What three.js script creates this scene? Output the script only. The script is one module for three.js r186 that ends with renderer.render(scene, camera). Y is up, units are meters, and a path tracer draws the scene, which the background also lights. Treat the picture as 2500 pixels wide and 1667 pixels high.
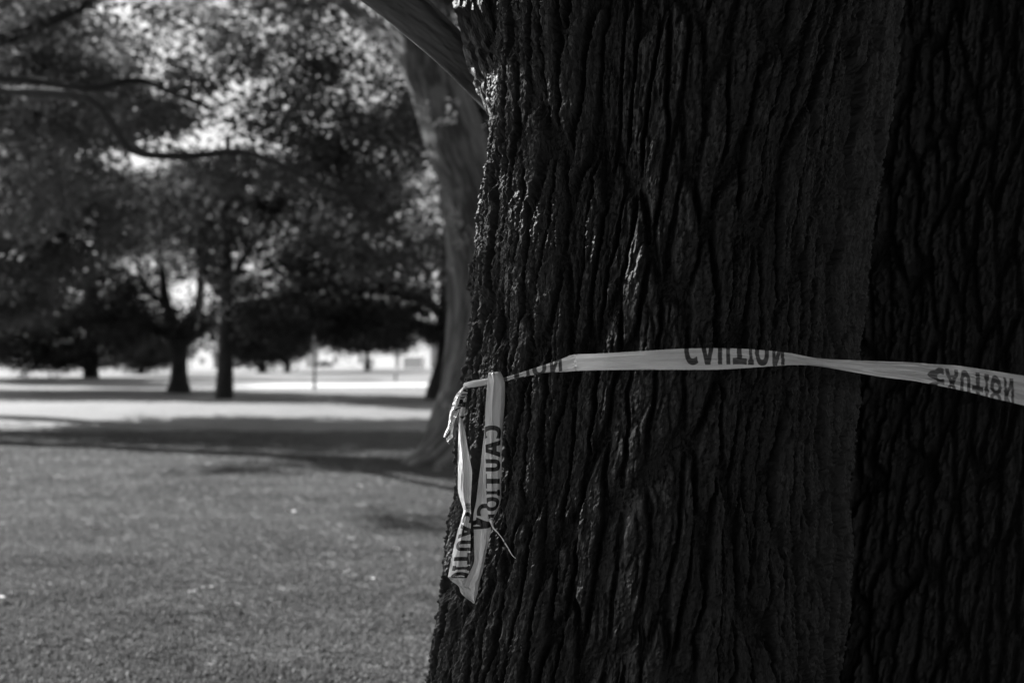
import * as THREE from 'three';
import { mergeGeometries } from 'three/addons/utils/BufferGeometryUtils.js';

// ---------------------------------------------------------------- camera, sky, sun, exposure
const scene = new THREE.Scene();
const EYE = 1.5, FPX = 2430, HORIZON = 880;                    // eye height; focal length and horizon in photo pixels (2500 x 1667)
const PITCH = Math.atan((HORIZON - 833.5) / FPX);
const camera = new THREE.PerspectiveCamera(2 * Math.atan(833.5 / FPX) * 180 / Math.PI, 2500 / 1667, 0.05, 1500);
camera.position.set(0, EYE, 0);
camera.rotation.x = PITCH;
camera.focus = 2.4;
camera.userData.fStop = 2.0;
camera.updateMatrixWorld(true);
camera.updateProjectionMatrix();

const SUN = new THREE.Vector3(-0.80, 0.50, -0.42).normalize();  // towards the sun: left, slightly behind the trees
{
  const W = 256, H = 128, data = new Float32Array(W * H * 4);
  for (let j = 0; j < H; j++) for (let i = 0; i < W; i++) {
    const up = ((j + 0.5) / H - 0.5) * Math.PI, ro = ((i + 0.5) / W - 0.5) * 2 * Math.PI;
    const x = Math.cos(ro) * Math.cos(up), y = Math.sin(up), z = Math.sin(ro) * Math.cos(up);
    const c = Math.max(0, x * SUN.x + y * SUN.y + z * SUN.z);
    let v = 0.08 + 0.20 * Math.pow(1 - Math.max(0, y), 3) + 0.30 * Math.pow(c, 4) + 1.1 * Math.pow(c, 14);
    if (y < 0) v = 0.10;
    const o = (j * W + i) * 4;
    data[o] = data[o + 1] = data[o + 2] = v; data[o + 3] = 1;
  }
  const sky = new THREE.DataTexture(data, W, H, THREE.RGBAFormat, THREE.FloatType);
  sky.mapping = THREE.EquirectangularReflectionMapping;
  sky.magFilter = THREE.LinearFilter; sky.minFilter = THREE.LinearFilter;
  sky.needsUpdate = true;
  scene.background = sky; scene.environment = sky;
}
const sun = new THREE.DirectionalLight(0xffffff, 5);
sun.position.copy(SUN).multiplyScalar(150);
sun.castShadow = true;
sun.shadow.mapSize.set(4096, 4096);
Object.assign(sun.shadow.camera, { left: -70, right: 70, top: 70, bottom: -70, near: 1, far: 400 });
scene.add(sun, sun.target);

const renderer = new THREE.WebGLRenderer({ antialias: true });
renderer.toneMapping = THREE.LinearToneMapping;
renderer.toneMappingExposure = 4.2;
renderer.shadowMap.enabled = true;
renderer.setSize(1024, 682);

// ---------------------------------------------------------------- helpers
function rng(seed) { let s = seed >>> 0; return () => { s = (s + 0x6d2b79f5) | 0; let t = Math.imul(s ^ (s >>> 15), 1 | s); t = (t + Math.imul(t ^ (t >>> 7), 61 | t)) ^ t; return ((t ^ (t >>> 14)) >>> 0) / 4294967296; }; }
const V = (x, y, z) => new THREE.Vector3(x, y, z);
const lerp = (a, b, t) => a + (b - a) * t, clamp = (x, a, b) => Math.min(b, Math.max(a, x));
const smooth = (a, b, x) => { const t = clamp((x - a) / (b - a), 0, 1); return t * t * (3 - 2 * t); };
// a point of the place, from where it is seen in the photograph and how far away it is
const at = (px, py, depth) => {
  const c = Math.cos(PITCH), s = Math.sin(PITCH), x = (px - 1250) / FPX, y = (833.5 - py) / FPX;
  const dy = y * c + s, dz = y * s - c, k = depth / -dz;
  return V(x * k, EYE + dy * k, -depth);
};
const ihash = (x, y, s) => { let h = Math.imul(x, 374761393) + Math.imul(y, 668265263) + Math.imul(s, 1274126177); h = Math.imul(h ^ (h >>> 13), 1274126177); return ((h ^ (h >>> 16)) >>> 0) / 4294967296; };
function noise(x, y, s = 1) {
  const ix = Math.floor(x), iy = Math.floor(y), fx = x - ix, fy = y - iy;
  const u = fx * fx * (3 - 2 * fx), v = fy * fy * (3 - 2 * fy);
  return 2 * lerp(lerp(ihash(ix, iy, s), ihash(ix + 1, iy, s), u), lerp(ihash(ix, iy + 1, s), ihash(ix + 1, iy + 1, s), u), v) - 1;
}
const fbm = (x, y, o, s) => { let a = 0, k = 0.5; for (let i = 0; i < o; i++) { a += k * noise(x, y, s + i); x = x * 2.03 + 7.1; y = y * 2.03 + 3.7; k *= 0.5; } return a; };
const W3 = [0, 0, 0];
function worley(x, y, s) {                                     // -> nearest, second nearest, id of the nearest cell
  const ix = Math.floor(x), iy = Math.floor(y); let a = 9, b = 9, id = 0;
  for (let j = -1; j <= 1; j++) for (let i = -1; i <= 1; i++) {
    const cx = ix + i, off = ihash(cx, 7, s + 3), cy = Math.floor(y + off) + j, dx = cx + 0.15 + 0.7 * ihash(cx, cy, s) - x, dy = cy + 0.1 + 0.8 * ihash(cx, cy, s + 17) - y - off, d = dx * dx + dy * dy;
    if (d < a) { b = a; a = d; id = ihash(cx, cy, s + 31); } else if (d < b) b = d;
  }
  W3[0] = Math.sqrt(a); W3[1] = Math.sqrt(b); W3[2] = id;
  return W3;
}
function tag(o, label, category, group, kind) {
  if (label) o.userData.label = label;
  if (category) o.userData.category = category;
  if (group) o.userData.group = group;
  if (kind) o.userData.kind = kind;
  return o;
}
function shade(o) { o.castShadow = true; o.receiveShadow = true; return o; }
const taken = new Map();
function numbered(name) { const n = taken.get(name) ?? 0; taken.set(name, n + 1); return n ? `${name}_${String(n).padStart(3, '0')}` : name; }
function base(name, p) { const g = new THREE.Group(); g.name = numbered(name); g.position.copy(p); scene.add(g); return g; }
function part(name, geometry, material, parent) { const m = shade(new THREE.Mesh(geometry, material)); m.name = name; parent.add(m); return m; }
function single(name, geometry, material, p) { const m = shade(new THREE.Mesh(geometry, material)); m.name = numbered(name); if (p) m.position.copy(p); scene.add(m); return m; }
const grey = (v, rough = 0.9, more = {}) => { const m = new THREE.MeshStandardMaterial({ roughness: rough, side: THREE.DoubleSide, ...more }); m.color.setRGB(v, v, v); return m; };
function grid(cols, rows, point, uv, closed = false) {          // a sheet of quads
  const p = new Float32Array(cols * rows * 3), t = new Float32Array(cols * rows * 2), ix = new Uint32Array((cols - 1) * (rows - 1) * 6), q = V(0, 0, 0);
  for (let j = 0, n = 0; j < rows; j++) for (let i = 0; i < cols; i++, n++) {
    point(i, j, q); p[n * 3] = q.x; p[n * 3 + 1] = q.y; p[n * 3 + 2] = q.z;
    const w = uv(i, j); t[n * 2] = w[0]; t[n * 2 + 1] = w[1];
  }
  for (let j = 0, k = 0; j < rows - 1; j++) for (let i = 0; i < cols - 1; i++) {
    const a = j * cols + i, b = a + 1, c = a + cols, d = c + 1;
    ix[k++] = a; ix[k++] = b; ix[k++] = d; ix[k++] = a; ix[k++] = d; ix[k++] = c;
  }
  const g = new THREE.BufferGeometry();
  g.setAttribute('position', new THREE.BufferAttribute(p, 3)); g.setAttribute('uv', new THREE.BufferAttribute(t, 2)); g.setIndex(new THREE.BufferAttribute(ix, 1));
  g.computeVertexNormals();
  return g;
}
// a tapered limb along points, with uneven girth; uv in metres
function limb(points, radii, segs = 10, steps = 24, rough = 0.06, seed = 1, ribs = 0) {
  const curve = new THREE.CatmullRomCurve3(points, false, 'centripetal'), fr = curve.computeFrenetFrames(steps, false), len = curve.getLength(), p = V(0, 0, 0);
  const rad = (t) => { const f = t * (radii.length - 1), i = Math.min(radii.length - 2, Math.floor(f)); return lerp(radii[i], radii[i + 1], f - i); };
  const pos = []; for (let j = 0; j <= steps; j++) pos.push(curve.getPointAt(j / steps));
  return grid(segs + 1, steps + 1, (i, j, q) => {
    const a = (i % segs) / segs * Math.PI * 2, t = j / steps, r = rad(t) * (1 + (ribs ? ribs * (0.5 * noise(a / 6.2832 * 26, t * len * 2.2, seed + 5) * (i % segs ? 1 : 0.5) + 0.9 * Math.sin(a * 5 + seed) * smooth(0.14, 0, t)) : 0) + rough * noise(Math.cos(a) * 1.5 + 5 + seed * 3.1, Math.sin(a) * 1.5 + t * len * 1.3, seed));
    q.copy(pos[j]).addScaledVector(fr.normals[j], Math.cos(a) * r).addScaledVector(fr.binormals[j], Math.sin(a) * r);
  }, (i, j) => [i / segs * rad(j / steps) * 6.28, j / steps * len]);
}
function texture(w, h, f, srgb = false) {
  const d = new Uint8Array(w * h * 4);
  for (let j = 0; j < h; j++) for (let i = 0; i < w; i++) { const v = clamp(f(i / w, j / h), 0, 1) * 255, o = (j * w + i) * 4; d[o] = d[o + 1] = d[o + 2] = v; d[o + 3] = 255; }
  const t = new THREE.DataTexture(d, w, h, THREE.RGBAFormat); t.wrapS = t.wrapT = THREE.RepeatWrapping; t.magFilter = t.minFilter = THREE.LinearFilter; t.needsUpdate = true;
  if (srgb) t.colorSpace = THREE.SRGBColorSpace;
  return t;
}
// noise that repeats after n cells
const pnoise = (x, y, nx, ny, s) => {
  const ix = Math.floor(x), iy = Math.floor(y), fx = x - ix, fy = y - iy, u = fx * fx * (3 - 2 * fx), v = fy * fy * (3 - 2 * fy), m = (a, n) => ((a % n) + n) % n;
  return lerp(lerp(ihash(m(ix, nx), m(iy, ny), s), ihash(m(ix + 1, nx), m(iy, ny), s), u), lerp(ihash(m(ix, nx), m(iy + 1, ny), s), ihash(m(ix + 1, nx), m(iy + 1, ny), s), u), v);
};

// ---------------------------------------------------------------- materials
const barkBump = texture(512, 512, (x, y) => 0.45 * pnoise(x * 96, y * 40, 96, 40, 3) + 0.35 * pnoise(x * 190, y * 100, 190, 100, 5) + 0.2 * pnoise(x * 40, y * 12, 40, 12, 9));
const barkTone = texture(512, 512, (x, y) => 0.55 + 0.45 * (0.5 * pnoise(x * 64, y * 20, 64, 20, 13) + 0.5 * pnoise(x * 150, y * 60, 150, 60, 15)));
for (const t of [barkBump, barkTone]) t.repeat.set(1 / 0.3, 1 / 0.6);
const M = {};
M.bark = new THREE.MeshPhysicalMaterial({ roughness: 0.64, specularIntensity: 0.65, vertexColors: true, bumpMap: barkBump, bumpScale: 0.006, map: barkTone, side: THREE.DoubleSide }); M.bark.color.setRGB(0.0165, 0.0165, 0.0165);
const farBump = barkBump.clone(); farBump.repeat.set(1 / 1.2, 1 / 2.4);
const farTone = texture(512, 512, (x, y) => 0.25 + 0.75 * smooth(0.25, 0.75, 0.6 * pnoise(x * 24, y * 6, 24, 6, 33) + 0.4 * pnoise(x * 60, y * 22, 60, 22, 35))); farTone.repeat.set(1 / 1.2, 1 / 2.4);
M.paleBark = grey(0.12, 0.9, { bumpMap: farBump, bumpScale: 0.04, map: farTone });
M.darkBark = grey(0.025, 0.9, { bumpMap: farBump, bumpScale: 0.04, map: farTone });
M.smoothBark = grey(0.11, 0.8, { bumpMap: farBump, bumpScale: 0.008, map: farTone });
const leafMat = (v) => { const m = new THREE.MeshPhysicalMaterial({ roughness: 0.95, transmission: 0.5, thickness: 0, side: THREE.DoubleSide, specularIntensity: 0.5 }); m.color.setRGB(v, v, v); return m; };
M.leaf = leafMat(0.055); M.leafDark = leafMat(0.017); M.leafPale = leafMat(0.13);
const turfTone = texture(1024, 1024, (x, y) => 0.35 + 0.65 * (0.3 * pnoise(x * 9, y * 9, 9, 9, 21) + 0.3 * pnoise(x * 40, y * 40, 40, 40, 22) + 0.25 * pnoise(x * 150, y * 150, 150, 150, 23) + 0.15 * pnoise(x * 400, y * 400, 400, 400, 24)));
turfTone.repeat.set(1 / 7, 1 / 7);
M.turf = grey(0.135, 1, { map: turfTone });
M.grass = leafMat(0.085); 
M.path = grey(0.36, 0.9);

// ---------------------------------------------------------------- ground
const groundHeight = (x, z) => { const d = Math.hypot(x, z); return 0.035 * fbm(x * 0.9, z * 0.9, 3, 51) * smooth(90, 20, d) + 0.10 * noise(x * 0.09, z * 0.09, 57) * smooth(120, 40, d) * smooth(1, 6, d); };
{
  const N = 360, axis = (k) => { const t = (k / (N - 1)) * 2 - 1; return 1100 * Math.sinh(t * 5.6) / Math.sinh(5.6); };
  const g = grid(N, N, (i, j, q) => { const x = axis(i) - 2, z = axis(j) - 8; q.set(x, groundHeight(x, z), z); }, (i, j) => [axis(i) - 2, axis(j) - 8]);
  g.index.array.reverse(); g.computeVertexNormals();
  tag(single('ground', g, M.turf), 'park lawn running from the foreground to the far houses', null, null, 'structure');
  // the pale path across the park beyond the shaded trees
  const p = grid(120, 5, (i, j, q) => { const x = lerp(-18.6 - j, 60, i / 119), z = -55 - 1.2 * Math.sin(x * 0.03) - j / 4 * 10 + 0.25 * noise(x * 0.4, j, 3); q.set(x, groundHeight(x, z) + 0.03, z); }, (i, j) => [i, j]);
  tag(single('path', p, M.path), 'pale sunlit path crossing the lawn beyond the trees', null, null, 'structure');
}
{ // grass blades over the near lawn
  const r = rng(11), blades = [];
  for (let k = 0; k < 9; k++) {
    const a = r() * 6.28, lean = 0.5 + r() * 0.9, h = 0.016 + r() * 0.026, w = 0.0028, x = (r() - 0.5) * 0.06, z = (r() - 0.5) * 0.06, ca = Math.cos(a), sa = Math.sin(a), l = Math.sin(lean) * h, y = Math.cos(lean) * h;
    const g = new THREE.BufferGeometry();
    g.setAttribute('position', new THREE.Float32BufferAttribute([x - sa * w, 0, z + ca * w, x + sa * w, 0, z - ca * w, x + ca * l * 0.4 + sa * w, y * 0.65, z + sa * l * 0.4 - ca * w, x + ca * l, y, z + sa * l], 3));
    g.setIndex([0, 1, 2, 0, 2, 3]); g.computeVertexNormals(); blades.push(g);
  }
  const tuft = mergeGeometries(blades), spots = [];
  while (spots.length < 160000) {
    const z = -(3.2 + 19 * Math.pow(r(), 1.5)), x = lerp(z * 0.56, 0.8, r());
    if (fbm(x * 2.2, z * 2.2, 3, 77) > -0.75 + (r() - 0.5) * 0.6) spots.push([x, z]);
  }
  const im = new THREE.InstancedMesh(tuft, M.grass, spots.length), m = new THREE.Matrix4(), q = new THREE.Quaternion(), up = V(0, 1, 0), c = new THREE.Color();
  spots.forEach(([x, z], i) => {
    const s = 0.55 + r() * 0.6; q.setFromAxisAngle(up, r() * 6.28);
    im.setMatrixAt(i, m.compose(V(x, groundHeight(x, z) - 0.003, z), q, V(s, s * (0.7 + 0.5 * r()), s)));
    const t = 0.9 + 0.2 * r() + 0.5 * fbm(x * 1.1, z * 2.1, 2, 91); im.setColorAt(i, c.setRGB(t, t, t));
  });
  im.name = 'grass'; shade(im); scene.add(im);
  tag(im, 'short mown grass covering the near lawn', 'grass', null, 'stuff');
}

// ---------------------------------------------------------------- trees
function sprigGeometry(seed, leaves, size, spread) {            // a twig end with its leaves
  const r = rng(seed), out = [];
  for (let k = 0; k < leaves; k++) {
    const t = r(), a = r() * 6.28, d = spread * (0.25 + 0.75 * r()), c = V(Math.cos(a) * d * 0.6, (r() - 0.5) * spread * 0.55, Math.sin(a) * d * 0.6).addScaledVector(V(1, -0.15, 0), (t - 0.5) * spread);
    const L = size * (0.7 + 0.6 * r()), w = L * 0.32, dir = V(Math.cos(a), -0.5 + 0.8 * (r() - 0.5), Math.sin(a)).normalize(), side = V(0, 1, 0).cross(dir).normalize().applyAxisAngle(dir, (r() - 0.5) * 1.6), up = dir.clone().cross(side);
    const P = [c.clone(), c.clone().addScaledVector(dir, L * 0.45).addScaledVector(side, w).addScaledVector(up, L * 0.06), c.clone().addScaledVector(dir, L).addScaledVector(up, -L * 0.08), c.clone().addScaledVector(dir, L * 0.45).addScaledVector(side, -w).addScaledVector(up, L * 0.06)];
    const g = new THREE.BufferGeometry();
    g.setAttribute('position', new THREE.Float32BufferAttribute(P.flatMap((v) => v.toArray()), 3)); g.setIndex([0, 1, 2, 0, 2, 3]); g.computeVertexNormals(); out.push(g);
  }
  return mergeGeometries(out);
}
const SPRIGS = [1, 2, 3].map((s) => sprigGeometry(s * 7, 15, 0.115, 0.40));
// blobs: [centre, half-sizes, sprigs]; sprigs gather in clumps so that light and sky break through between them
function crown(parent, blobs, material, size, seed, clumpSize = 0.42) {
  const r = rng(seed), g = () => (r() + r() + r() - 1.5) * 1.15, spots = [];
  for (const [c, h, n] of blobs) {
    const per = 22;
    for (let k = 0; k < n / per; k++) {
      let d; do d = V(r() * 2 - 1, r() * 2 - 1, r() * 2 - 1); while (d.lengthSq() > 1);
      d.multiplyScalar(Math.pow(d.length() + 1e-3, -0.35));
      const m = V(c.x + d.x * h.x, c.y + d.y * h.y, c.z + d.z * h.z), s = clumpSize * (0.7 + 0.6 * r());
      for (let i = 0; i < per; i++) spots.push(V(m.x + g() * s, m.y + g() * s * 0.55, m.z + g() * s));
    }
  }
  const im = new THREE.InstancedMesh(SPRIGS[seed % 3], material, spots.length), m = new THREE.Matrix4(), q = new THREE.Quaternion(), e = new THREE.Euler(), col = new THREE.Color();
  spots.forEach((p, i) => {
    e.set((r() - 0.5) * 0.9, r() * 6.28, (r() - 0.5) * 0.9); q.setFromEuler(e);
    const s = size * (0.75 + 0.5 * r());
    im.setMatrixAt(i, m.compose(p.sub(parent.position), q, V(s, s, s)));
    const t = 0.7 + 0.6 * r(); im.setColorAt(i, col.setRGB(t, t, t));
  });
  im.name = 'crown'; im.userData.kind = 'stuff'; shade(im); parent.add(im);
  return im;
}
// o.limbs: [[points], [radii]] in the place's coordinates, the first is the trunk
function tree(o) {
  const t = base(o.name ?? 'tree', o.foot);
  tag(t, o.label, 'tree', o.group);
  o.limbs.forEach(([pts, radii, segs = 10, steps = 22], k) => {
    const g = limb(pts.map((p) => p.clone().sub(o.foot)), radii, segs, steps, o.rough ?? 0.08, (o.seed ?? 1) * 10 + k, o.ribs ?? 0);
    part(k ? 'limb' : 'trunk', g, o.bark, t);
  });
  if (o.blobs) crown(t, o.blobs, o.leaf, o.size ?? 1, o.seed ?? 1, o.clump);
  return t;
}
const blob = (px, py, d, rx, ry, rz, n) => [at(px, py, d), V(rx, ry, rz), n];
const ground = (px, d) => { const p = at(px, 900, d); p.y = groundHeight(p.x, p.z) - 0.05; return p; };

{ // the second tree, just left of the taped trunk
  const D = 14, foot = ground(1150, D);
  const P = (x, y, d = D) => at(x, y, d);
  tree({
    foot, seed: 3, bark: M.paleBark, leaf: M.leaf, size: 0.95, clump: 0.6, rough: 0.07, ribs: 0.10,
    label: 'grey-barked tree leaning left, standing directly behind the taped trunk',
    limbs: [
      [[foot, P(1152, 1110), P(1150, 1040), P(1152, 960), P(1155, 850), P(1158, 700), P(1155, 560), P(1150, 470)], [0.86, 0.62, 0.46, 0.39, 0.36, 0.36, 0.40, 0.44], 96, 120],
      [[P(1150, 520), P(1135, 420), P(1105, 320), P(1065, 210), P(1030, 110, 13.8), P(985, -40, 13.4), P(920, -260, 13)], [0.36, 0.42, 0.42, 0.40, 0.34, 0.28, 0.2], 72, 100],
      [[P(1060, 230), P(1000, 150, 14.6), P(900, 60, 15.4), P(760, -60, 16)], [0.2, 0.17, 0.12, 0.07]],
    ],
    blobs: [
      blob(820, 20, 17, 2.0, 1.3, 1.6, 273), blob(760, 200, 17, 1.5, 1.0, 1.6, 303), blob(900, 380, 17, 1.0, 1.0, 1.6, 277), blob(840, 500, 16.5, 1.0, 0.8, 1.6, 216), blob(960, 610, 16.5, 0.7, 0.6, 1.2, 130),
      blob(1130, 120, 17.5, 1.4, 1.4, 1.6, 303), blob(700, 370, 16, 0.8, 0.6, 1.2, 95), blob(1190, 290, 18, 0.7, 1.1, 0.9, 420), blob(1010, 200, 17.5, 0.9, 1.2, 1, 181), blob(1000, -400, 14, 4.2, 1.7, 4, 563),
    ],
  });
}
{ // leafy shoots sprouting from the leaning tree's bark
  const t = scene.getObjectByName('tree'), shoots = [[1100, 548, 13.55, 0.30], [1118, 530, 13.5, 0.34], [1008, 552, 13.6, 0.5], [1025, 560, 13.5, 0.4], [1090, 280, 13.35, 0.34], [1040, 610, 13.6, 0.3], [900, 90, 13.2, 0.4], [940, 105, 13.2, 0.35], [1135, 590, 13.55, 0.3]], im = new THREE.InstancedMesh(SPRIGS[1], leafMat(0.34), shoots.length * 3), m = new THREE.Matrix4(), r = rng(77);  // leaf colour made paler here to stand in for sun on the shoots
  for (let i = 0; i < shoots.length * 3; i++) { const [px, py, d, s] = shoots[i % shoots.length]; im.setMatrixAt(i, m.compose(at(px + (r() - 0.5) * 30, py + (r() - 0.5) * 40, d).sub(t.position), new THREE.Quaternion().setFromEuler(new THREE.Euler(r() * 2 - 1, r() * 6, r() * 2 - 1)), V(s, s, s).multiplyScalar(1.4))); }
  im.name = 'shoot'; im.userData.kind = 'stuff'; shade(im); t.add(im);
}
{ // tree outside the frame on the left; its crown and one long bent branch fill the upper left
  const foot = V(-12.5, 0, -20), P = at;
  tree({
    foot, seed: 4, bark: M.darkBark, leaf: M.leafPale, size: 1.0, clump: 0.6,
    label: 'tree at the left edge whose long bent bough crosses the upper left',
    limbs: [
      [[foot, V(-12.4, 2.5, -20), V(-12.2, 5, -20), V(-11.8, 8, -20)], [0.6, 0.42, 0.36, 0.25], 12],
      [[V(-12.2, 5.4, -20), P(-180, 215, 15), P(0, 222, 14.4), P(130, 226, 14.1), P(225, 245, 14), P(275, 310, 14), P(315, 365, 14), P(390, 380, 14), P(480, 380, 14), P(590, 370, 14), P(680, 400, 14), P(780, 450, 14), P(920, 490, 14)], [0.15, 0.1, 0.075, 0.07, 0.072, 0.075, 0.075, 0.07, 0.065, 0.06, 0.052, 0.04, 0.02], 9, 60],
      [[V(-12.2, 5.6, -20), P(-160, 180, 16), P(0, 192, 15.6), P(110, 200, 15.6), P(220, 215, 15.6), P(330, 195, 16), P(440, 235, 16), P(520, 268, 16)], [0.12, 0.08, 0.06, 0.055, 0.05, 0.06, 0.05, 0.03], 8, 40],
      [[V(-12, 7, -20), P(-60, 120, 16), P(60, 75, 16), P(180, 25, 16), P(330, -60, 16)], [0.15, 0.13, 0.11, 0.09, 0.05]],
    ],
    blobs: [
      blob(110, 390, 17, 1.1, 0.9, 1.2, 215), blob(20, 480, 17.5, 0.9, 0.7, 1.2, 136), blob(60, 290, 17.5, 1.1, 0.5, 1.2, 136), blob(190, 110, 17.5, 1.4, 0.5, 1.4, 173), blob(560, 180, 17, 0.75, 0.55, 1, 86), blob(330, 10, 17, 1.0, 0.35, 1.2, 57), blob(640, 40, 18, 1.2, 0.6, 1.4, 163), blob(420, 130, 18, 1.2, 0.4, 1.6, 22),
      blob(340, 300, 17.5, 1.2, 0.6, 1.2, 103), blob(620, 430, 16.5, 0.7, 0.4, 1, 61), blob(450, 330, 17.5, 0.9, 0.4, 1.2, 74), blob(-320, 50, 17, 2.8, 2.2, 2.6, 290), [V(-9.5, 6.3, -18.5), V(2, 1.2, 1.4), 500], blob(60, 0, 15.5, 1.6, 0.4, 1.4, 215), blob(300, -330, 17, 4, 1.5, 3.5, 373),
    ],
  });
}
{ // slim straight tree, mid distance
  const D = 38, foot = ground(547, D), P = at;
  tree({
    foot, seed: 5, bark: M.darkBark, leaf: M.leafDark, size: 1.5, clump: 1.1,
    label: 'slim straight-trunked tree, right of the two dark trees in mid lawn',
    limbs: [
      [[foot, P(548, 940, D), P(549, 880, D), P(550, 780, D), P(551, 640, D), P(552, 500, D), P(556, 330, D)], [0.36, 0.28, 0.24, 0.23, 0.21, 0.17, 0.1], 14, 30],
      [[P(551, 700, D), P(590, 640, D), P(640, 560, D), P(700, 500, D)], [0.13, 0.11, 0.08, 0.04]],
      [[P(551, 740, D), P(510, 680, D), P(480, 610, D), P(440, 540, D)], [0.13, 0.11, 0.08, 0.04]],
      [[P(550, 790, D), P(600, 770, D), P(680, 760, D), P(760, 770, D)], [0.1, 0.09, 0.07, 0.03]],
    ],
    blobs: [blob(600, 450, D, 3.2, 1.4, 3, 637), blob(690, 560, D, 2.8, 1.7, 3, 465), blob(690, 720, D, 2.2, 1.2, 3, 367), blob(620, 640, D + 1, 2, 1, 2.4, 195), blob(640, 820, D + 2, 1.4, 0.7, 2, 145), blob(480, 520, D, 2, 1, 2.4, 171)],
  });
}
{ // stout forked tree
  const D = 47, foot = ground(436, D), P = at;
  tree({
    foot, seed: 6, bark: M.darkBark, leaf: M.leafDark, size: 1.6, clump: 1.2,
    label: 'stout dark tree forking low into spreading limbs, left in mid lawn',
    limbs: [
      [[foot, P(436, 925, D), P(436, 890, D), P(437, 850, D), P(438, 826, D)], [0.62, 0.42, 0.37, 0.37, 0.42], 16, 24],
      [[P(437, 850, D), P(412, 815, D), P(370, 800, D), P(330, 780, D), P(290, 740, D)], [0.34, 0.28, 0.22, 0.18, 0.08]],
      [[P(437, 845, D), P(428, 800, D), P(405, 740, D), P(395, 660, D), P(380, 560, D)], [0.32, 0.26, 0.2, 0.16, 0.08]],
      [[P(438, 845, D), P(462, 800, D), P(485, 740, D), P(490, 660, D), P(500, 560, D)], [0.3, 0.25, 0.2, 0.15, 0.08]],
      [[P(438, 850, D), P(470, 825, D), P(500, 800, D), P(530, 740, D)], [0.24, 0.2, 0.15, 0.06]],
      [[P(405, 750, D), P(350, 690, D), P(330, 600, D)], [0.16, 0.12, 0.05]],
    ],
    blobs: [blob(330, 560, D, 3.2, 2.2, 4, 550), blob(420, 500, D, 3.2, 1.3, 3.4, 550), blob(270, 720, D, 2.2, 1.6, 3, 411), blob(320, 790, D, 1.6, 0.8, 2.4, 182), blob(480, 780, D, 1.3, 0.8, 2, 113), blob(500, 620, D + 1, 1.6, 1, 2, 113)],
  });
}
{ // dark tree seen beside the leaning one
  const D = 40, foot = ground(1096, D), P = at;
  tree({
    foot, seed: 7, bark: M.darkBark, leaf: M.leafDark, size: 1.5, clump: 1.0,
    label: 'dark tree half hidden behind the leaning tree, low boughs reaching left',
    limbs: [
      [[foot, P(1094, 945, D), P(1094, 900, D), P(1094, 820, D), P(1096, 700, D), P(1100, 500, D)], [1.0, 0.5, 0.4, 0.38, 0.34, 0.2], 14, 26],
      [[P(1094, 850, D), P(1060, 815, D), P(1010, 790, D), P(950, 770, D), P(880, 768, D)], [0.26, 0.24, 0.2, 0.14, 0.06]],
      [[P(1094, 780, D), P(1040, 740, D), P(970, 720, D), P(900, 700, D)], [0.2, 0.17, 0.12, 0.05]],
    ],
    blobs: [blob(960, 745, D, 2.2, 0.9, 2.6, 371), blob(860, 770, D + 2, 1.8, 0.7, 2.4, 228), blob(1030, 800, D + 1, 1.0, 0.5, 2, 102), blob(930, 610, D, 3, 1.7, 3.4, 687), blob(800, 640, D + 2, 2.2, 1.4, 3, 428), blob(1000, 420, D, 4, 2.6, 4, 743), blob(760, 760, D + 4, 1.6, 0.8, 2.4, 200)],
  });
}
{ // the big dark tree far left
  const D = 88, foot = ground(222, D), P = at;
  tree({
    foot, seed: 8, bark: M.darkBark, leaf: M.leafDark, size: 2.4, clump: 1.5,
    label: 'huge black tree mass low on the left with a short thick trunk',
    limbs: [[[foot, P(222, 905, D), P(222, 880, D), P(222, 780, D), P(220, 600, D)], [0.7, 0.5, 0.46, 0.44, 0.2], 14], [[P(222, 860, D), P(150, 800, D), P(80, 760, D)], [0.3, 0.24, 0.1]], [[P(222, 850, D), P(270, 790, D), P(310, 740, D)], [0.3, 0.24, 0.1]]],
    blobs: [blob(150, 720, D, 6, 4, 6, 764), blob(60, 780, D - 2, 5, 3.4, 5, 655), blob(250, 780, D, 3.6, 2.6, 5, 464), blob(180, 855, D, 4.5, 1.1, 5, 354), blob(40, 860, D - 3, 4, 1.3, 5, 354), blob(180, 560, D, 6, 4, 6, 655), blob(-160, 740, D, 6, 5, 6, 546)],
  });
}
// five more beyond the left edge, whose shade lies across the middle of the lawn
for (const [x, z, seed, label] of [[-30, -53.5, 14, 'broad tree just outside the left edge, shading the middle lawn'], [-37, -69, 16, 'broad tree outside the left edge whose shade reaches the pale paving'], [-46, -79, 19, 'broad tree outside the left edge, shading the far field'], [-27, -46.5, 18, 'broad tree outside the left edge, nearest of those shading the middle lawn'], [-15.5, -27.5, 17, 'tree outside the left edge whose shade makes the near dark band']]) {
  const foot = V(x, 0, z);
  tree({ foot, seed, bark: M.darkBark, leaf: M.leaf, size: 1.6, clump: 0.9, label, limbs: [[[foot, V(x, 2, z), V(x + 0.2, 6, z), V(x, 10, z)], [0.7, 0.42, 0.36, 0.15], 10], [[V(x, 4, z), V(x + 2, 6, z + 1), V(x + 4, 7.4, z + 1.4)], [0.26, 0.2, 0.06], 8, 10], [[V(x, 4.4, z), V(x - 2, 6.4, z - 1), V(x - 4, 8, z - 1.4)], [0.26, 0.2, 0.06], 8, 10]],
    blobs: [[V(x, 8, z), V(5, 3.6, 4.6), 2200], [V(x + 1, 5, z + 1), V(4.4, 1.6, 4), 1000], [V(x, 11, z), V(3.4, 2, 3.4), 900]] });
}
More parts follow.
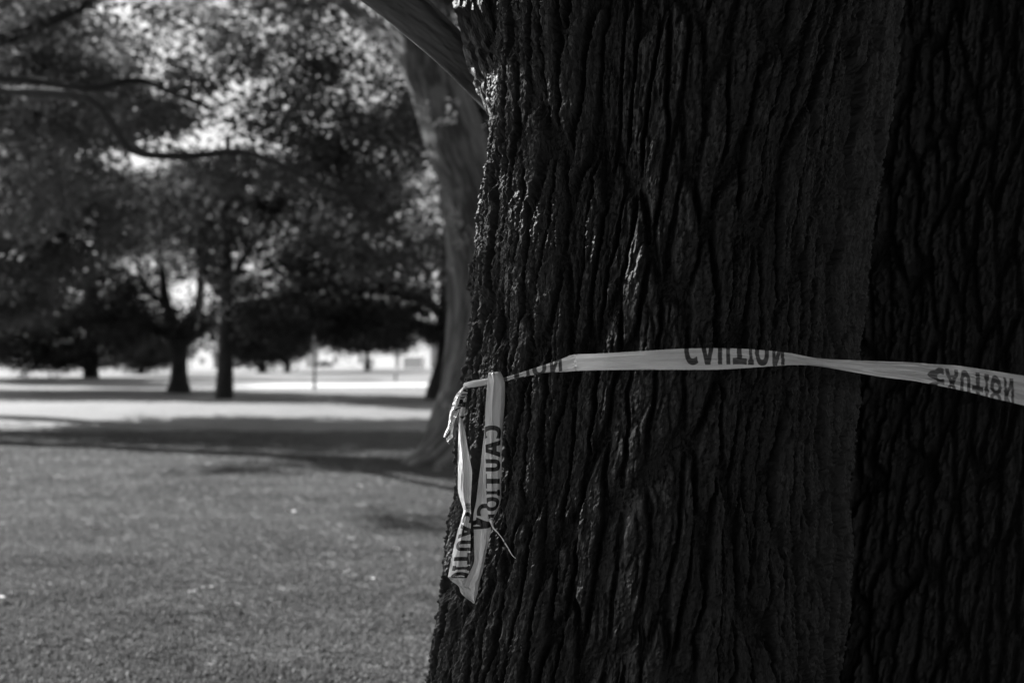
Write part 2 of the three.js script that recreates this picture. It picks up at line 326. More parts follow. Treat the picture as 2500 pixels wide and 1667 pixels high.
// trees along the far edge of the park
const farTree = (px, d, rt, blobs, label, seed, leaf = M.leafDark) => {
  const foot = ground(px, d), top = blobs[0][0];
  return tree({ foot, seed, bark: M.darkBark, leaf, size: d / 36, clump: d / 60, label, limbs: [[[foot, foot.clone().setY(1.2), V(foot.x, top.y * 0.6, foot.z), top.clone()], [rt * 1.9, rt, rt * 0.9, rt * 0.4], 9, 14], [[V(foot.x, top.y * 0.55, foot.z), V(foot.x - 1.6, top.y * 0.8, foot.z), V(foot.x - 3.4, top.y * 0.95, foot.z)], [rt * 0.6, rt * 0.5, rt * 0.2], 7, 8], [[V(foot.x, top.y * 0.5, foot.z), V(foot.x + 1.6, top.y * 0.8, foot.z), V(foot.x + 3.2, top.y * 0.95, foot.z)], [rt * 0.6, rt * 0.5, rt * 0.2], 7, 8]], blobs });
};
farTree(896, 150, 0.34, [blob(896, 815, 150, 5.2, 1.4, 4, 900), blob(850, 828, 150, 2.4, 0.9, 3, 260), blob(945, 826, 150, 2.6, 0.9, 3, 260), blob(900, 780, 150, 6, 1.8, 4, 700)], 'small spreading tree in front of the white house', 9);
farTree(640, 120, 0.3, [blob(640, 835, 120, 2.6, 1.7, 3, 700), blob(600, 850, 120, 1.6, 1.0, 2.4, 300), blob(690, 838, 120, 1.9, 1.0, 3, 360), blob(640, 770, 120, 5, 2.5, 4, 900)], 'leafy tree at the far lawn edge, right of the slim trunk', 10);
farTree(345, 110, 0.25, [blob(345, 860, 110, 2.4, 1.1, 2.4, 520), blob(390, 862, 110, 1.3, 0.9, 2, 240), blob(330, 800, 110, 3, 2, 3, 600)], 'low bushy tree left of the stout forked trunk', 12, M.leaf);
farTree(700, 130, 0.3, [blob(725, 815, 130, 3.2, 1.5, 3, 520), blob(760, 780, 130, 3.6, 2, 3, 600)], 'leafy tree left of the lamp post, before the pale wall', 13);


// ---------------------------------------------------------------- the big taped tree
const stems = [
  { z: -2.70, seed: 101, x: (y) => 0.4015 + (y - 1.589) * 0.088 + (y - 1.589) ** 2 * -0.008 - 0.014 * smooth(2.4, 1.7, y), r: (y) => 0.486 + 0.036 * smooth(1.7, 2.6, y) + 0.02 * smooth(1.3, 0.5, y) + 0.55 * Math.pow(clamp((0.62 - y) / 0.7, 0, 1), 2.2) },
  { z: -3.95, seed: 202, x: (y) => 1.90 + (y - 1.5) * 0.10, r: (y) => 0.95 + 0.03 * smooth(1.4, 0.6, y) + 0.5 * Math.pow(clamp((0.6 - y) / 0.7, 0, 1), 2.2) },
];
const flute = (a, y, s) => 0.030 * Math.sin(a * 5 + 0.7 * Math.sin(y * 1.3) + s) + 0.014 * Math.sin(a * 9 + 2 * s + y * 0.8) + 0.02 * noise(a * 2.2 + s, y * 0.9, s);
// furrowed bark: long plates with deep ragged furrows, smaller cracks on the plates, flaking ledges. Height in metres, and how deep in a furrow
function barkRelief(u, v, s, y) {
  const bend = 0.060 * noise(u * 1.3, v * 0.8, s + 1) + 0.022 * noise(u * 4.2, v * 2.6, s + 2) + 0.008 * noise(u * 15, v * 9, s + 3) + 0.004 * noise(u * 34, v * 28, s + 4) + 0.0012 * noise(u * 90, v * 90, s + 5);
  const uu = u + bend, vv = v + 0.05 * noise(u * 12, v * 2.5, s + 5);
  const broad = 0.5 + 0.5 * noise(u * 2.6, v * 1.1, s + 12);                          // where the plates are wide and flat
  const a = worley(uu / 0.050, vv / 0.38, s), f1 = a[1] - a[0], id = a[2];
  const b = worley(uu / 0.0175 + 31, vv / 0.11, s + 40), f2 = b[1] - b[0], id2 = b[2];
  const c = worley((uu + 0.004 * noise(u * 140, v * 90, s + 6)) / 0.0080 + 11, vv / 0.016, s + 80), f3 = c[1] - c[0], id3 = c[2];
  const plate = smooth(0.03, 0.28, f1), crack = smooth(0.02, 0.36, f2), flake = smooth(0.0, 0.45, f3);
  const grit = noise(u * 125, v * 95, s + 8) * 0.5 + noise(u * 260, v * 220, s + 9) * 0.5;
  const ragged = id2 > 0.8 ? 0.2 : 1;                                                 // plates that have fallen away
  const h = lerp(0.030, 0.023, broad) * plate * (0.45 + 0.65 * id) + lerp(0.015, 0.009, broad) * crack * (0.1 + id2) * ragged * (0.3 + 0.7 * plate) + 0.0052 * flake * (0.1 + 1.3 * id3) * (0.4 + 0.6 * crack) + 0.0040 * grit + 0.005 * noise(u * 22, v * 7, s + 7);
  return [h, plate * (0.35 + 0.65 * crack) * (0.75 + 0.5 * id3 * flake + 0.35 * grit)];
}
const bigTree = base('tree', V(0.34, 0, -2.7));
tag(bigTree, 'huge deeply furrowed double trunk with caution tape around it, filling the right', 'tree');
const stemSurface = (k, a, y) => { const t = stems[k], r = t.r(y) + flute(a, y, t.seed) - 0.012; return [t.x(y) + r * Math.sin(a), t.z + r * Math.cos(a)]; };
function stem(k, angles, heights) {
  const t = stems[k], relief = new Float32Array(angles.length * heights.length), deep = new Float32Array(relief.length);
  for (let j = 0, n = 0; j < heights.length; j++) for (let i = 0; i < angles.length; i++, n++) {
    const a = angles[i], y = heights[j], [h, d] = barkRelief((a < -3.1 ? -a : a) * (k ? 0.95 : 0.52) + 10 - 0.10 * Math.pow(Math.max(0, 1.25 - y), 1.5) * Math.sin(a * 0.9 + 0.3), y, t.seed, y);
    relief[n] = h; deep[n] = d;
  }
  const g = grid(angles.length, heights.length, (i, j, q) => {
    const a = angles[i], y = heights[j], join = k ? 0 : 0.42 * smooth(1.95, 2.5, a) * smooth(3.3, 2.8, a) + 0.25 * smooth(2.0, 2.8, Math.abs(a)), r = t.r(y) + flute(a, y, t.seed) - 0.022 + join + relief[j * angles.length + i];
    q.set(t.x(y) + r * Math.sin(a), y, t.z + r * Math.cos(a)).sub(bigTree.position);
  }, (i, j) => [angles[i] * (k ? 0.95 : 0.52), heights[j]]);
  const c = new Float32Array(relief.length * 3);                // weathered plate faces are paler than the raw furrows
  for (let n = 0; n < relief.length; n++) c.fill(lerp(0.3, 1.25, deep[n]) * (0.6 + 0.6 * clamp(relief[n] / 0.04, 0, 1)) * (k ? 1.9 : 1), n * 3, n * 3 + 3);  // second stem's colour is raised to make up for light it lacks
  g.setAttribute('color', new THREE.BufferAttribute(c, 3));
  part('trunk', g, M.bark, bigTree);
}
function spread(...runs) { const out = []; runs.forEach(([a, b, step], k) => { const n = Math.max(1, Math.round((b - a) / step)); for (let i = k ? 1 : 0; i <= n; i++) out.push(a + (b - a) * i / n); }); return out; }
stem(0, spread([-Math.PI, -1.75, 0.06], [-1.75, 1.45, 0.0056], [1.45, 2.4, 0.010], [2.4, Math.PI, 0.06]), spread([-0.3, 0.60, 0.03], [0.60, 2.56, 0.0034], [2.56, 4.6, 0.03]));
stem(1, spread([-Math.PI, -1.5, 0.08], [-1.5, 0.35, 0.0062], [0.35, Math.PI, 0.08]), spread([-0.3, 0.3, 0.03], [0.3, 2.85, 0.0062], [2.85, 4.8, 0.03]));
{ // the smooth broken bough behind the trunk, the rough collar beside it, and the boughs that carry the crown overhead
  const o = bigTree.position, pts = (l) => l.map((p) => p.clone().sub(o));
  part('limb', limb(pts([at(1400, 420, 2.9), at(1240, 270, 3.0), at(1165, 190, 3.0), at(1105, 125, 2.92), at(1030, 55, 2.84), at(950, -15, 2.76), at(840, -110, 2.6), at(640, -330, 2.4)]), [0.045, 0.045, 0.05, 0.056, 0.062, 0.068, 0.072, 0.076], 30, 70, 0.10, 5), M.smoothBark, bigTree);
  const collar = limb(pts([at(1370, 560, 2.75), at(1312, 420, 2.75), at(1276, 290, 2.75), at(1218, 120, 2.76), at(1196, 0, 2.78), at(1160, -160, 2.8), at(1080, -420, 2.9), V(-0.6, 5, -3.6)]), [0.06, 0.085, 0.10, 0.105, 0.12, 0.15, 0.13], 120, 260, 0.05, 6);
  { const p = collar.attributes.position, n = collar.attributes.normal, uv = collar.attributes.uv, c = new Float32Array(p.count * 3);
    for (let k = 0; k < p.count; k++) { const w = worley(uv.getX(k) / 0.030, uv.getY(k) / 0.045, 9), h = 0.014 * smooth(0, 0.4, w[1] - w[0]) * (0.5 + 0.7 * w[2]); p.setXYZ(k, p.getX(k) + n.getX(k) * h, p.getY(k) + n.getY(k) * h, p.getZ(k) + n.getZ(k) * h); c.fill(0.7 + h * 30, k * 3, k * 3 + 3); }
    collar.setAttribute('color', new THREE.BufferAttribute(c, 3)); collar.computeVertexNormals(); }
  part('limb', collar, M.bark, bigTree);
  part('limb', limb(pts([V(0.6, 4.3, -2.7), V(0.2, 5.4, -1.6), V(-1.6, 6.4, 0.6), V(-3.4, 7, 2)]), [0.42, 0.32, 0.2, 0.1], 14, 20, 0.1, 8), M.darkBark, bigTree);
  part('limb', limb(pts([V(0.6, 4.2, -2.7), V(0.9, 6, -2.8), V(1.6, 8, -3.4), V(1.8, 10, -4)]), [0.48, 0.38, 0.26, 0.12], 14, 20, 0.1, 9), M.darkBark, bigTree);
  part('limb', limb(pts([V(0.5, 4.3, -2.7), V(-0.8, 5.6, -3.4), V(-3, 6.8, -4.6), V(-5.5, 7.2, -6)]), [0.36, 0.28, 0.18, 0.08], 14, 20, 0.1, 10), M.darkBark, bigTree);
  part('limb', limb(pts([V(2.2, 4.5, -3.9), V(3, 6, -4), V(4.6, 7.4, -4.4), V(6, 8, -5)]), [0.6, 0.42, 0.25, 0.1], 14, 20, 0.1, 12), M.darkBark, bigTree);
  crown(bigTree, [[V(-3.5, 6.6, 0.5), V(2.6, 1.2, 2.6), 1500], [V(0.8, 8.4, -1.5), V(4, 2, 4), 2600], [V(-4, 7.4, -5), V(2.6, 1.2, 2.4), 1500], [V(4, 7.4, -1.5), V(3, 1.6, 4), 2000], [V(1.5, 6.0, 3), V(4, 1.2, 2.4), 1800], [V(-6.4, 5.8, -6.0), V(2.2, 1.2, 2.4), 480], [V(-3, 4.0, 5.5), V(2.8, 1.9, 1.8), 1900], [V(1, 3.8, 6.4), V(3, 2.2, 1.5), 900], [V(8, 6.4, -0.5), V(2, 1.2, 3), 900], [V(0, 8, 3), V(4.5, 1.5, 3), 1500], [V(-6.5, 6.4, 0.5), V(3, 1, 3), 1600], [V(-5.5, 7.0, -8.5), V(2.5, 0.9, 2), 1000], [V(-1, 2.9, 7.5), V(5, 1.7, 1.2), 1300]], M.leaf, 1.1, 31, 0.6);  // unseen foliage behind the camera and leftward is added to shade trunk and lawn
}


// ---------------------------------------------------------------- caution tape
{
  const printed = (ink) => {
  const W = 2048, H = 300, cv = document.createElement('canvas'); cv.width = W; cv.height = H;   // 0.56 m of tape, 82 mm wide
  const cx = cv.getContext('2d');
  cx.fillStyle = '#e9e9e9'; cx.fillRect(0, 0, W, H);
  cx.fillStyle = cx.strokeStyle = ink; cx.font = 'bold 200px sans-serif'; cx.textBaseline = 'alphabetic';
  let px = 24; const k = W / 0.56;
  for (const [ch, w] of [['C', 0.040], ['A', 0.043], ['U', 0.040], ['T', 0.038], ['I', 0.017], ['O', 0.042], ['N', 0.040]]) {
    const m = cx.measureText(ch), ww = w * k * 0.92;
    cx.save(); cx.translate(px, 256); cx.scale(ww / m.width, 216 / 146); cx.fillText(ch, 0, 0); cx.lineWidth = 9; cx.strokeText(ch, 0, 0); cx.restore();
    px += w * k;
  }
  const print = new THREE.CanvasTexture(cv); print.colorSpace = THREE.SRGBColorSpace; print.wrapS = THREE.RepeatWrapping; print.repeat.set(1 / 0.56, 1);
  const m = new THREE.MeshPhysicalMaterial({ map: print, roughness: 0.28, transmission: 0.25, thickness: 0, side: THREE.DoubleSide });
  m.color.setRGB(0.9, 0.9, 0.9);
  return m; };
  const film = printed('#0b0b0b'), filmBack = printed('#4c4c4c');   // print side out, and the milky side with the print showing through
  const surface = (px, py, k = 0) => {                          // how far away the bark is there
    const t = stems[k];
    for (let d = 1.9; d < 4; d += 0.004) { const p = at(px, py, d); const a = Math.atan2(p.x - t.x(p.y), p.z - t.z); if (Math.hypot(p.x - t.x(p.y), p.z - t.z) < t.r(p.y) + flute(a, p.y, t.seed) + 0.014) return d; }
    return null;
  };
  const tape = base('caution_tape', at(1200, 925, 2.4));
  tag(tape, 'pale printed caution tape wrapped around the huge trunk, loose loop hanging at its left', 'tape');
  // stations: [along the tape in metres, [points across], [v across]], smoothed along the tape
  function ribbon(name, stations, steps = 9, crumple = 0.0015, seed = 1, mat = film) {
    const K = stations[0][1].length, curves = [];
    for (let i = 0; i < K; i++) curves.push(new THREE.CatmullRomCurve3(stations.map((q) => q[1][i].clone().sub(tape.position)), false, 'centripetal'));
    const n = (stations.length - 1) * steps + 1, fine = 6, cols = (K - 1) * fine + 1, p = V(0, 0, 0), p2 = V(0, 0, 0);
    const g = grid(cols, n, (i, j, q) => {
      const a = Math.min(K - 2, Math.floor(i / fine)), f = i / fine - a, t = j / (n - 1);
      curves[a].getPoint(t, p); curves[a + 1].getPoint(t, p2); q.lerpVectors(p, p2, f);
      q.z += crumple * (noise(i * 0.2 + seed, j * 0.16, seed) + 0.4 * noise(i * 0.5, j * 0.4 + seed, seed + 3));
      q.z += crumple * (1.1 * Math.abs(noise(i * 0.42 + 0.10 * j + seed, j * 0.07, seed + 5)) + 0.9 * Math.abs(noise(i * 0.55 - 0.16 * j, j * 0.11 + seed, seed + 7)));
    }, (i, j) => {
      const a = Math.min(K - 2, Math.floor(i / fine)), f = i / fine - a, b = Math.min(stations.length - 2, Math.floor(j / steps)), h = j / steps - b;
      return [lerp(stations[b][0], stations[b + 1][0], h), lerp(lerp(stations[b][2][a], stations[b][2][a + 1], f), lerp(stations[b + 1][2][a], stations[b + 1][2][a + 1], f), h)];
    });
    return part(name, g, mat, tape);
  }
  const across = (x0, y0, x1, y1, d, bumps) => bumps.map(([f, dz]) => at(lerp(x0, x1, f), lerp(y0, y1, f), d - dz));
  // the band: x, top, bottom, and the print that shows (letters upside down, seen through the film from behind)
  const band = [[1229, 922, 932, 0.55, 0.75], [1272, 909, 922, 0.5, 0.75], [1330, 890, 910, 0.42, 0.8], [1368, 877, 908, 0.4, 0.9], [1398, 866, 906, 0.36, 0.98], [1410, 865, 905, 0.38, 1.0], [1483, 862, 903, 0.38, 1], [1597, 855, 902.6, 0.36, 1], [1674, 851, 902.6, 0.34, 1], [1750, 850, 902, 0.34, 1], [1808, 851, 899, 0.33, 0.98], [1865, 855, 895, 0.33, 0.9], [1923, 861, 891, 0.36, 0.8], [1988, 873, 893, 0.4, 0.72], [2079, 879, 908, 0.3, 0.8], [2155, 882, 921, 0.2, 0.9], [2232, 885, 930, 0.12, 0.95], [2283, 889, 940, 0.08, 1], [2334, 892, 950, 0.04, 1], [2385, 899, 962, 0.02, 1], [2436, 907, 975, 0, 1], [2500, 917, 990, 0, 1], [2570, 930, 1008, 0, 1], [2700, 955, 1040, 0, 1]];
  const C0 = 1662;                                              // where the word starts on the band
  const bandU = (x) => (x < 2040 ? (x - C0) * 0.00103 : (2040 - C0) * 0.00103 + 0.11 + (x - 2283 > 0 ? 0.075 + (x - 2283) * 0.00128 : (x - 2040) * 0.00031));
  const taut = (x) => { let m = 0; for (let k = -3; k <= 3; k++) { let c = 9; for (let i = -4; i <= 4; i++) c = Math.min(c, surface(clamp(x + (k + i) * 22, 1240, 2070), 890) ?? 9); m += c / 7; } return m; };
  const last = taut(2060) - 0.01;
  ribbon('band', band.map(([x, t, b, v0, v1]) => {
    const d = (x > 2060 ? lerp(last, 2.93, (x - 2060) / 440) : Math.min(taut(x), 2.46)) - 0.012, f = smooth(2060, 2300, x);
    return [bandU(x), across(x, t, x + 1.5, b, d, [[0, 0], [0.22, 0.005 + 0.010 * f], [0.45, -0.001 - 0.008 * f], [0.62, 0.003 + 0.012 * f], [0.8, 0.004 - 0.006 * f], [1, 0]]), f > 0.9 ? [0.02, 0.16, 0.30, 0.62, 0.86, 0.5] : [0, 0.22, 0.45, 0.62, 0.8, 1].map((q) => lerp(v0 + (x > 1400 && x < 1900 ? 0.12 : 0), v1, q))];
  }), 9, 0.0026, 3, filmBack);
  // the lower flap of the band, folded up behind it
  ribbon('fold', [[1406, 868, 905], [1500, 872, 903], [1650, 882, 902], [1760, 880, 902], [1850, 880, 896], [1920, 884, 892]].map(([x, t, b]) => [x * 0.001, across(x, t, x, b, taut(x) - 0.006, [[0, 0], [0.5, 0.001], [1, 0]]), [0.02, 0.05, 0.08]]), 9, 0.001, 9);
  // the twisted end that is tied at the trunk's left edge
  { const g = limb([at(1134, 942, 2.43), at(1150, 939, 2.42), at(1175, 935, 2.415), at(1200, 930, 2.42), at(1240, 923, 2.44), at(1262, 915, 2.45)].map((p) => p.sub(tape.position)), [0.006, 0.0078, 0.0072, 0.0065, 0.006, 0.005], 16, 40, 0.25, 4);
    const uv = g.attributes.uv; for (let i = 0; i < uv.count; i++) uv.setXY(i, 0.36 + uv.getY(i) * 1.2, 0.1 + uv.getX(i) * 3); part('knot', g, film, tape); }
  const D = 2.385;
  const soft = [[0, 0.004], [0.28, 0.009], [0.36, 0.012], [0.5, 0.008], [0.8, 0.006], [1, -0.004]];
  // right hand side of the hanging loop, front layer
  ribbon('strand', [[907, 1194, 1222], [912, 1192, 1224], [927, 1190.5, 1231], [970, 1187, 1233], [1010, 1184.5, 1230], [1050, 1184.5, 1227], [1090, 1185, 1225], [1130, 1186, 1224.5], [1180, 1186.5, 1223], [1220, 1188, 1222.6], [1250, 1190, 1213], [1266, 1194, 1204]].map(([y, l, r], k) =>
    [(y - 1030) * 0.00102, across(l, y + (k ? 0 : 2), r, y, D + (k < 2 ? 0.012 - k * 0.01 : 0), soft), [0.74, 0.56, 0.5, 0.42, 0.22, 0.05]]), 9, 0.0012, 21);
  // its back layer and the lower half of the loop
  ribbon('strand', [[1040, 1181, 1187], [1060, 1181.5, 1189], [1090, 1178, 1190], [1130, 1174, 1192], [1180, 1167.5, 1194], [1220, 1163, 1196], [1250, 1157, 1199], [1268, 1154.7, 1200], [1300, 1157, 1196.5], [1330, 1157.5, 1191], [1350, 1158, 1186], [1372, 1157, 1182.5], [1400, 1145, 1177], [1420, 1135, 1170], [1440, 1128, 1167], [1456, 1134, 1163.5], [1470, 1155, 1159]].map(([y, l, r], k) =>
    [0.36 + (y - 1030) * 0.00105, across(l, y, r, y, D + 0.012 + (k > 11 ? -0.004 : 0), [[0, 0.012], [0.12, 0.004], [0.4, 0.0], [0.55, 0.007], [0.8, 0.012], [1, 0.004]]), y > 1272 ? [0.98, 0.985, 0.99, 0.99, 0.995, 1] : [0.0, 0.08, 0.3, 0.45, 0.6, 0.7]]), 9, 0.002, 27);
  // left hand side of the hanging loop
  ribbon('strand', [[966, 1136, 1141], [985, 1128, 1137.5], [1003, 1122.5, 1135.5], [1025, 1120.4, 1130], [1050, 1120, 1135], [1090, 1118.6, 1141.4], [1130, 1118, 1148.6], [1152, 1118, 1152], [1200, 1118.5, 1150.6], [1225, 1125, 1149], [1245, 1131, 1149.6], [1268, 1126, 1150], [1300, 1116, 1149], [1350, 1104.7, 1148], [1380, 1098.6, 1147.8], [1408, 1093.5, 1143]].map(([y, l, r], k) =>
    [y > 1235 ? (y - 1243) * 0.00122 : 0.32 + (y - 1240) * 0.0008, across(l, y, r, y, D + 0.004, [[0, -0.004], [0.25, 0.006], [0.4, 0.011], [0.55, 0.003], [0.8, 0.008], [1, -0.002]]), y > 1235 ? [0.02, 0.2, 0.36, 0.5, 0.68, 0.8] : y < 1010 ? [0.3, 0.4, 0.5, 0.55, 0.6, 0.7] : [0.0, 0.02, 0.03, 0.04, 0.05, 0.06]]), 9, 0.002, 33);
  // the turn at the bottom of the loop
  ribbon('fold', [[[1093.5, 1408], [1143, 1404], 0.205], [[1104, 1419], [1142, 1414], 0.23], [[1119, 1430], [1138, 1428], 0.26], [[1127, 1449], [1150, 1432], 0.29], [[1142, 1462], [1160, 1436], 0.31], [[1158, 1473], [1164, 1446], 0.33]].map(([a, b, u]) => [u, across(a[0], a[1], b[0], b[1], D + 0.006, [[0, 0.004], [0.3, 0.001], [0.6, 0.006], [1, -0.006]]), u < 0.22 ? [0.02, 0.3, 0.5, 0.8] : [0.0, 0.02, 0.03, 0.05]]), 9, 0.003, 39);
  // the torn, frayed end
  ribbon('torn_end', [[944, 1131, 1141], [953, 1122, 1141.5], [962, 1114, 1141], [972, 1109, 1138.5], [985, 1105, 1136.5], [995, 1102, 1129], [1003, 1099, 1122]].map(([y, l, r]) => [0.04 + (y - 944) * 0.0029, across(l, y, r, y - 1, D + 0.008, [[0, -0.004], [0.3, 0.007], [0.6, 0.004], [1, -0.008]]), [1.0, 0.95, 0.82, 0.45]]), 9, 0.003, 45);
  ribbon('torn_end', [[1001, 1099, 1110], [1012, 1097, 1107], [1022, 1096, 1104.5], [1034, 1095, 1103], [1043, 1092.5, 1100.5], [1053, 1087.5, 1096], [1062, 1084, 1090], [1067, 1083, 1087]].map(([y, l, r]) => [0.42 + (y - 990) * 0.001, across(l, y, r, y, D + 0.004, [[0, -0.006], [0.5, 0.008], [1, -0.004]]), [0.0, 0.02, 0.04]]), 9, 0.005, 51);
  ribbon('torn_end', [[1000, 1110, 1122], [1010, 1108, 1117], [1022, 1105, 1112], [1034, 1103, 1108], [1045, 1100, 1106.5], [1056, 1100, 1105], [1065, 1095, 1105], [1070, 1090, 1101], [1076, 1090, 1094], [1082, 1094, 1098]].map(([y, l, r]) => [0.42 + (y - 990) * 0.001, across(l, y, r, y + 2, D + 0.007, [[0, 0.002], [0.5, -0.004], [1, 0.006]]), [0.0, 0.02, 0.04]]), 9, 0.005, 57);
  part('loose_thread', limb([at(1199, 1272, D + 0.006), at(1205, 1289, D - 0.01), at(1214, 1299, D - 0.02), at(1226, 1314, D - 0.03), at(1240, 1337, D - 0.045), at(1252, 1357, D - 0.055), at(1261, 1364, D - 0.06), at(1268, 1368, D - 0.06)].map((p) => p.sub(tape.position)), [0.004, 0.0022, 0.0013, 0.0012, 0.0014, 0.0015, 0.001, 0.0006], 7, 40, 0.2, 61), grey(0.7, 0.5), tape);
}

// ---------------------------------------------------------------- far side of the park: houses, cars, posts
M.wall = grey(0.46, 0.85); M.trim = grey(0.72, 0.7); M.roof = grey(0.45, 0.9); M.pane = grey(0.12, 0.15); M.garage = grey(0.10, 0.7); M.paint = grey(0.6, 0.35, { metalness: 0 }); M.rubber = grey(0.03, 0.8); M.iron = grey(0.07, 0.6);
const box = (w, h, d, x, y, z) => new THREE.BoxGeometry(w, h, d).translate(x, y, z);
// a gabled house: width, depth, wall height, ridge height; fronts: [kind, x, width, sill, height]
function house(px, d, turn, w, dep, h, ridge, fronts, label) {
  const g = base('house', ground(px, d)); g.rotation.y = turn; g.position.y = -0.1;
  tag(g, label, 'house');
  const s = new THREE.Shape(); s.moveTo(-w / 2, 0); s.lineTo(w / 2, 0); s.lineTo(w / 2, h); s.lineTo(0, ridge); s.lineTo(-w / 2, h); s.closePath();
  part('wall', new THREE.ExtrudeGeometry(s, { depth: dep, bevelEnabled: false }).translate(0, 0, -dep), M.wall, g);
  const slope = Math.atan2(ridge - h, w / 2), L = Math.hypot(w / 2, ridge - h) + 0.5, roofs = [];
  for (const q of [-1, 1]) roofs.push(new THREE.BoxGeometry(L, 0.16, dep + 0.8).rotateZ(-q * slope).translate(q * (w / 4 + 0.16), (h + ridge) / 2 + 0.12, -dep / 2));
  part('roof', mergeGeometries(roofs), M.roof, g);
  for (const [kind, x, ww, y, hh] of fronts) {
    const o = part(kind, box(ww, hh, 0.06, x, y + hh / 2, 0.035), kind === 'garage_door' ? M.garage : kind === 'door' ? M.garage : M.pane, g);
    const f = 0.12, frame = [box(ww + 2 * f, f, 0.1, x, y + hh + f / 2, 0.05), box(f, hh, 0.1, x - ww / 2 - f / 2, y + hh / 2, 0.05), box(f, hh, 0.1, x + ww / 2 + f / 2, y + hh / 2, 0.05)];
    part('frame', mergeGeometries(frame), M.trim, o);
    if (kind === 'garage_door') for (let k = 0; k < 4; k++) part('panel', box(ww - 0.1, hh / 4 - 0.06, 0.03, x, y + hh * (k + 0.5) / 4, 0.081), M.garage, o);
  }
  return g;
}
house(1012, 190, -0.7, 8.4, 4, 4.2, 6.4, [['garage_door', -0.5, 5.4, 0.05, 2.3]], 'white gabled garage house with a wide grey door, right of the small spreading tree');
house(868, 215, -0.7, 25, 5, 5.4, 8.0, [['window', -7, 1.3, 1, 1.5], ['window', 1.5, 1.3, 1, 1.5], ['door', 5, 1, 0.1, 2.1]], 'long white house behind the small spreading tree at the park edge');
house(488, 200, -0.7, 9, 5, 3.4, 5.2, [['window', 0.4, 1.4, 1, 1.3]], 'small white house between the two dark mid-lawn trunks');
house(712, 230, -0.7, 10, 5, 4.6, 6.6, [['window', -1.8, 1.2, 1.1, 1.4], ['window', 2, 1.2, 1.1, 1.4]], 'white house left of the dark post, partly behind leaves');
house(205, 230, -0.7, 12, 5, 3.4, 5.2, [['window', -2, 1.4, 1, 1.3], ['window', 2, 1.4, 1, 1.3]], 'white house low behind the huge black tree on the left');
function car(px, d, turn, label, v) {
  const g = base('car', ground(px, d)); g.rotation.y = turn; g.position.y = 0; tag(g, label, 'car', null);
  const s = new THREE.Shape(); s.moveTo(-2.2, 0.32); s.lineTo(-2.25, 0.8); s.quadraticCurveTo(-2.1, 0.98, -1.6, 1.0); s.lineTo(-1.05, 1.02); s.lineTo(1.45, 1.0); s.quadraticCurveTo(2.15, 0.92, 2.25, 0.7); s.lineTo(2.2, 0.32); s.closePath();
  part('body', new THREE.ExtrudeGeometry(s, { depth: 1.6, bevelEnabled: true, bevelSize: 0.06, bevelThickness: 0.08, bevelSegments: 2 }).translate(0, 0, -0.8), grey(v, 0.3), g);
  const c = new THREE.Shape(); c.moveTo(-1.5, 1.0); c.quadraticCurveTo(-1.0, 1.42, -0.5, 1.46); c.quadraticCurveTo(0.3, 1.48, 0.6, 1.34); c.lineTo(1.25, 1.0); c.closePath();
  const cab = part('cabin', new THREE.ExtrudeGeometry(c, { depth: 1.3, bevelEnabled: true, bevelSize: 0.05, bevelThickness: 0.08, bevelSegments: 2 }).translate(0, 0, -0.65), grey(v, 0.3), g);
  for (const q of [-1, 1]) part('window', box(1.5, 0.28, 0.02, -0.1, 1.2, q * 0.745), M.pane, cab);
  for (const x of [-1.35, 1.38]) for (const z of [-0.84, 0.84]) { const w = part('wheel', new THREE.CylinderGeometry(0.32, 0.32, 0.2, 20).rotateX(Math.PI / 2).translate(x, 0.32, z), M.rubber, g); part('rim', new THREE.CylinderGeometry(0.19, 0.19, 0.22, 12).rotateX(Math.PI / 2).translate(x, 0.32, z), M.paint, w); }
}
car(590, 205, 0.1, 'pale car parked beyond the slim straight trunk', 0.55);
car(790, 215, 1.15, 'dark car parked before the long white house, right of the dark post', 0.06);
function post(px, d, h, r, label) {
  const g = base('lamp_post', ground(px, d)); tag(g, label, 'lamp post');
  part('pole', new THREE.LatheGeometry([[r * 1.9, 0], [r * 1.9, 0.08], [r * 1.3, 0.14], [r * 1.05, 0.5], [r, 1.2], [r * 0.75, h], [0, h]].map(([a, b]) => new THREE.Vector2(a, b)), 16), M.iron, g);
  part('lamp_head', new THREE.LatheGeometry([[0, h + 0.52], [0.05, h + 0.5], [0.24, h + 0.34], [0.22, h + 0.3], [0.14, h + 0.02], [0.06, h]].map(([a, b]) => new THREE.Vector2(a, b)), 16), M.iron, g);
}
post(767, 52, 3.4, 0.075, 'thin dark post standing at the near edge of the sunlit path');
post(463, 160, 7, 0.1, 'far grey pole in front of the small white house');
{ const g = base('bollard', ground(965, 72)); tag(g, 'short dark bollard alone on the far lawn, left of the leaning tree', 'bollard');
  part('post', new THREE.LatheGeometry([[0.13, 0], [0.13, 0.05], [0.1, 0.08], [0.09, 0.55], [0.11, 0.6], [0.08, 0.68], [0, 0.71]].map(([a, b]) => new THREE.Vector2(a, b)), 16), M.iron, g); part('base', new THREE.CylinderGeometry(0.17, 0.18, 0.06, 16).translate(0, 0.03, 0), M.iron, g); }
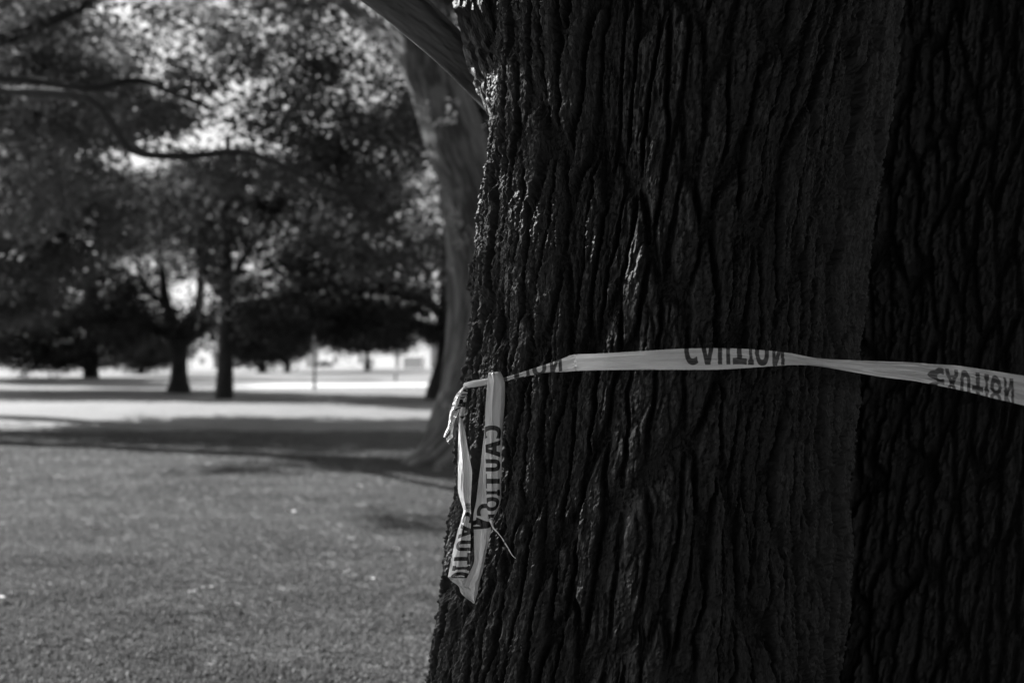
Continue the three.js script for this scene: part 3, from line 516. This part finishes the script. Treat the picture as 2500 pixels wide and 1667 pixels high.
{ // pale dry leaves lying on the near lawn
  const r = rng(5), lay = (px, py) => { let d = 3; for (; d < 30; d += 0.02) { const p = at(px, py, d); if (p.y < groundHeight(p.x, p.z) + 0.025) return p; } return null; };
  const mats = [grey(0.5, 0.8), grey(0.36, 0.85)];
  [[842, 1405, 0.085, 'largest pale dry leaf on the lawn, left of the hanging tape loop'], [503, 1441, 0.085, 'pale curled leaf lying in the middle of the near lawn'], [466, 1452, 0.05, 'small pale leaf touching the curled one in the middle lawn'], [570, 1489, 0.07, 'pale leaf below the curled one in the middle of the lawn'], [507, 1634, 0.04, 'small pale leaf near the bottom of the lawn'], [1067, 1152, 0.1, 'pale leaf near the foot of the leaning tree'], [877, 1190, 0.08, 'pale leaf on the lawn left of the leaning tree foot'], [709, 1256, 0.1, 'pale leaf in the middle distance of the lawn'], [360, 1362, 0.045, 'small pale leaf left of centre on the lawn'], [232, 1297, 0.08, 'pale leaf farthest left in the middle distance'], [908, 1420, 0.05, 'small pale leaf right of the largest dry leaf'], [968, 1347, 0.06, 'pale leaf close to the hanging loop on the lawn'], [2, 1465, 0.06, 'pale leaf at the left edge of the lawn'], [680, 1665, 0.04, 'small pale leaf at the very bottom of the lawn']].forEach(([px, py, L, label], k) => {
    const p = lay(px, py); if (!p) return;
    const w = L * 0.45, curl = L * (0.15 + 0.25 * r()), a = r() * 1.6 - 0.8;
    const g = grid(7, 9, (i, j, q) => { const s = i / 6 * 2 - 1, t = j / 8, half = w * Math.pow(Math.sin(Math.PI * (0.06 + 0.9 * t)), 0.8); q.set((t - 0.5) * L, 0.012 + curl * (s * s * 0.5 + (t - 0.5) ** 2) + 0.1 * L * noise(i * 0.7, j * 0.6, k + 3) + 0.03, s * half * 0.5); }, (i, j) => [i / 6, j / 8]);
    const m = single('fallen_leaf', g, mats[k % 2], V(p.x, groundHeight(p.x, p.z), p.z)); m.rotation.y = a; tag(m, label, 'leaf', 'dry leaves on the lawn');
  });
}

renderer.render(scene, camera);
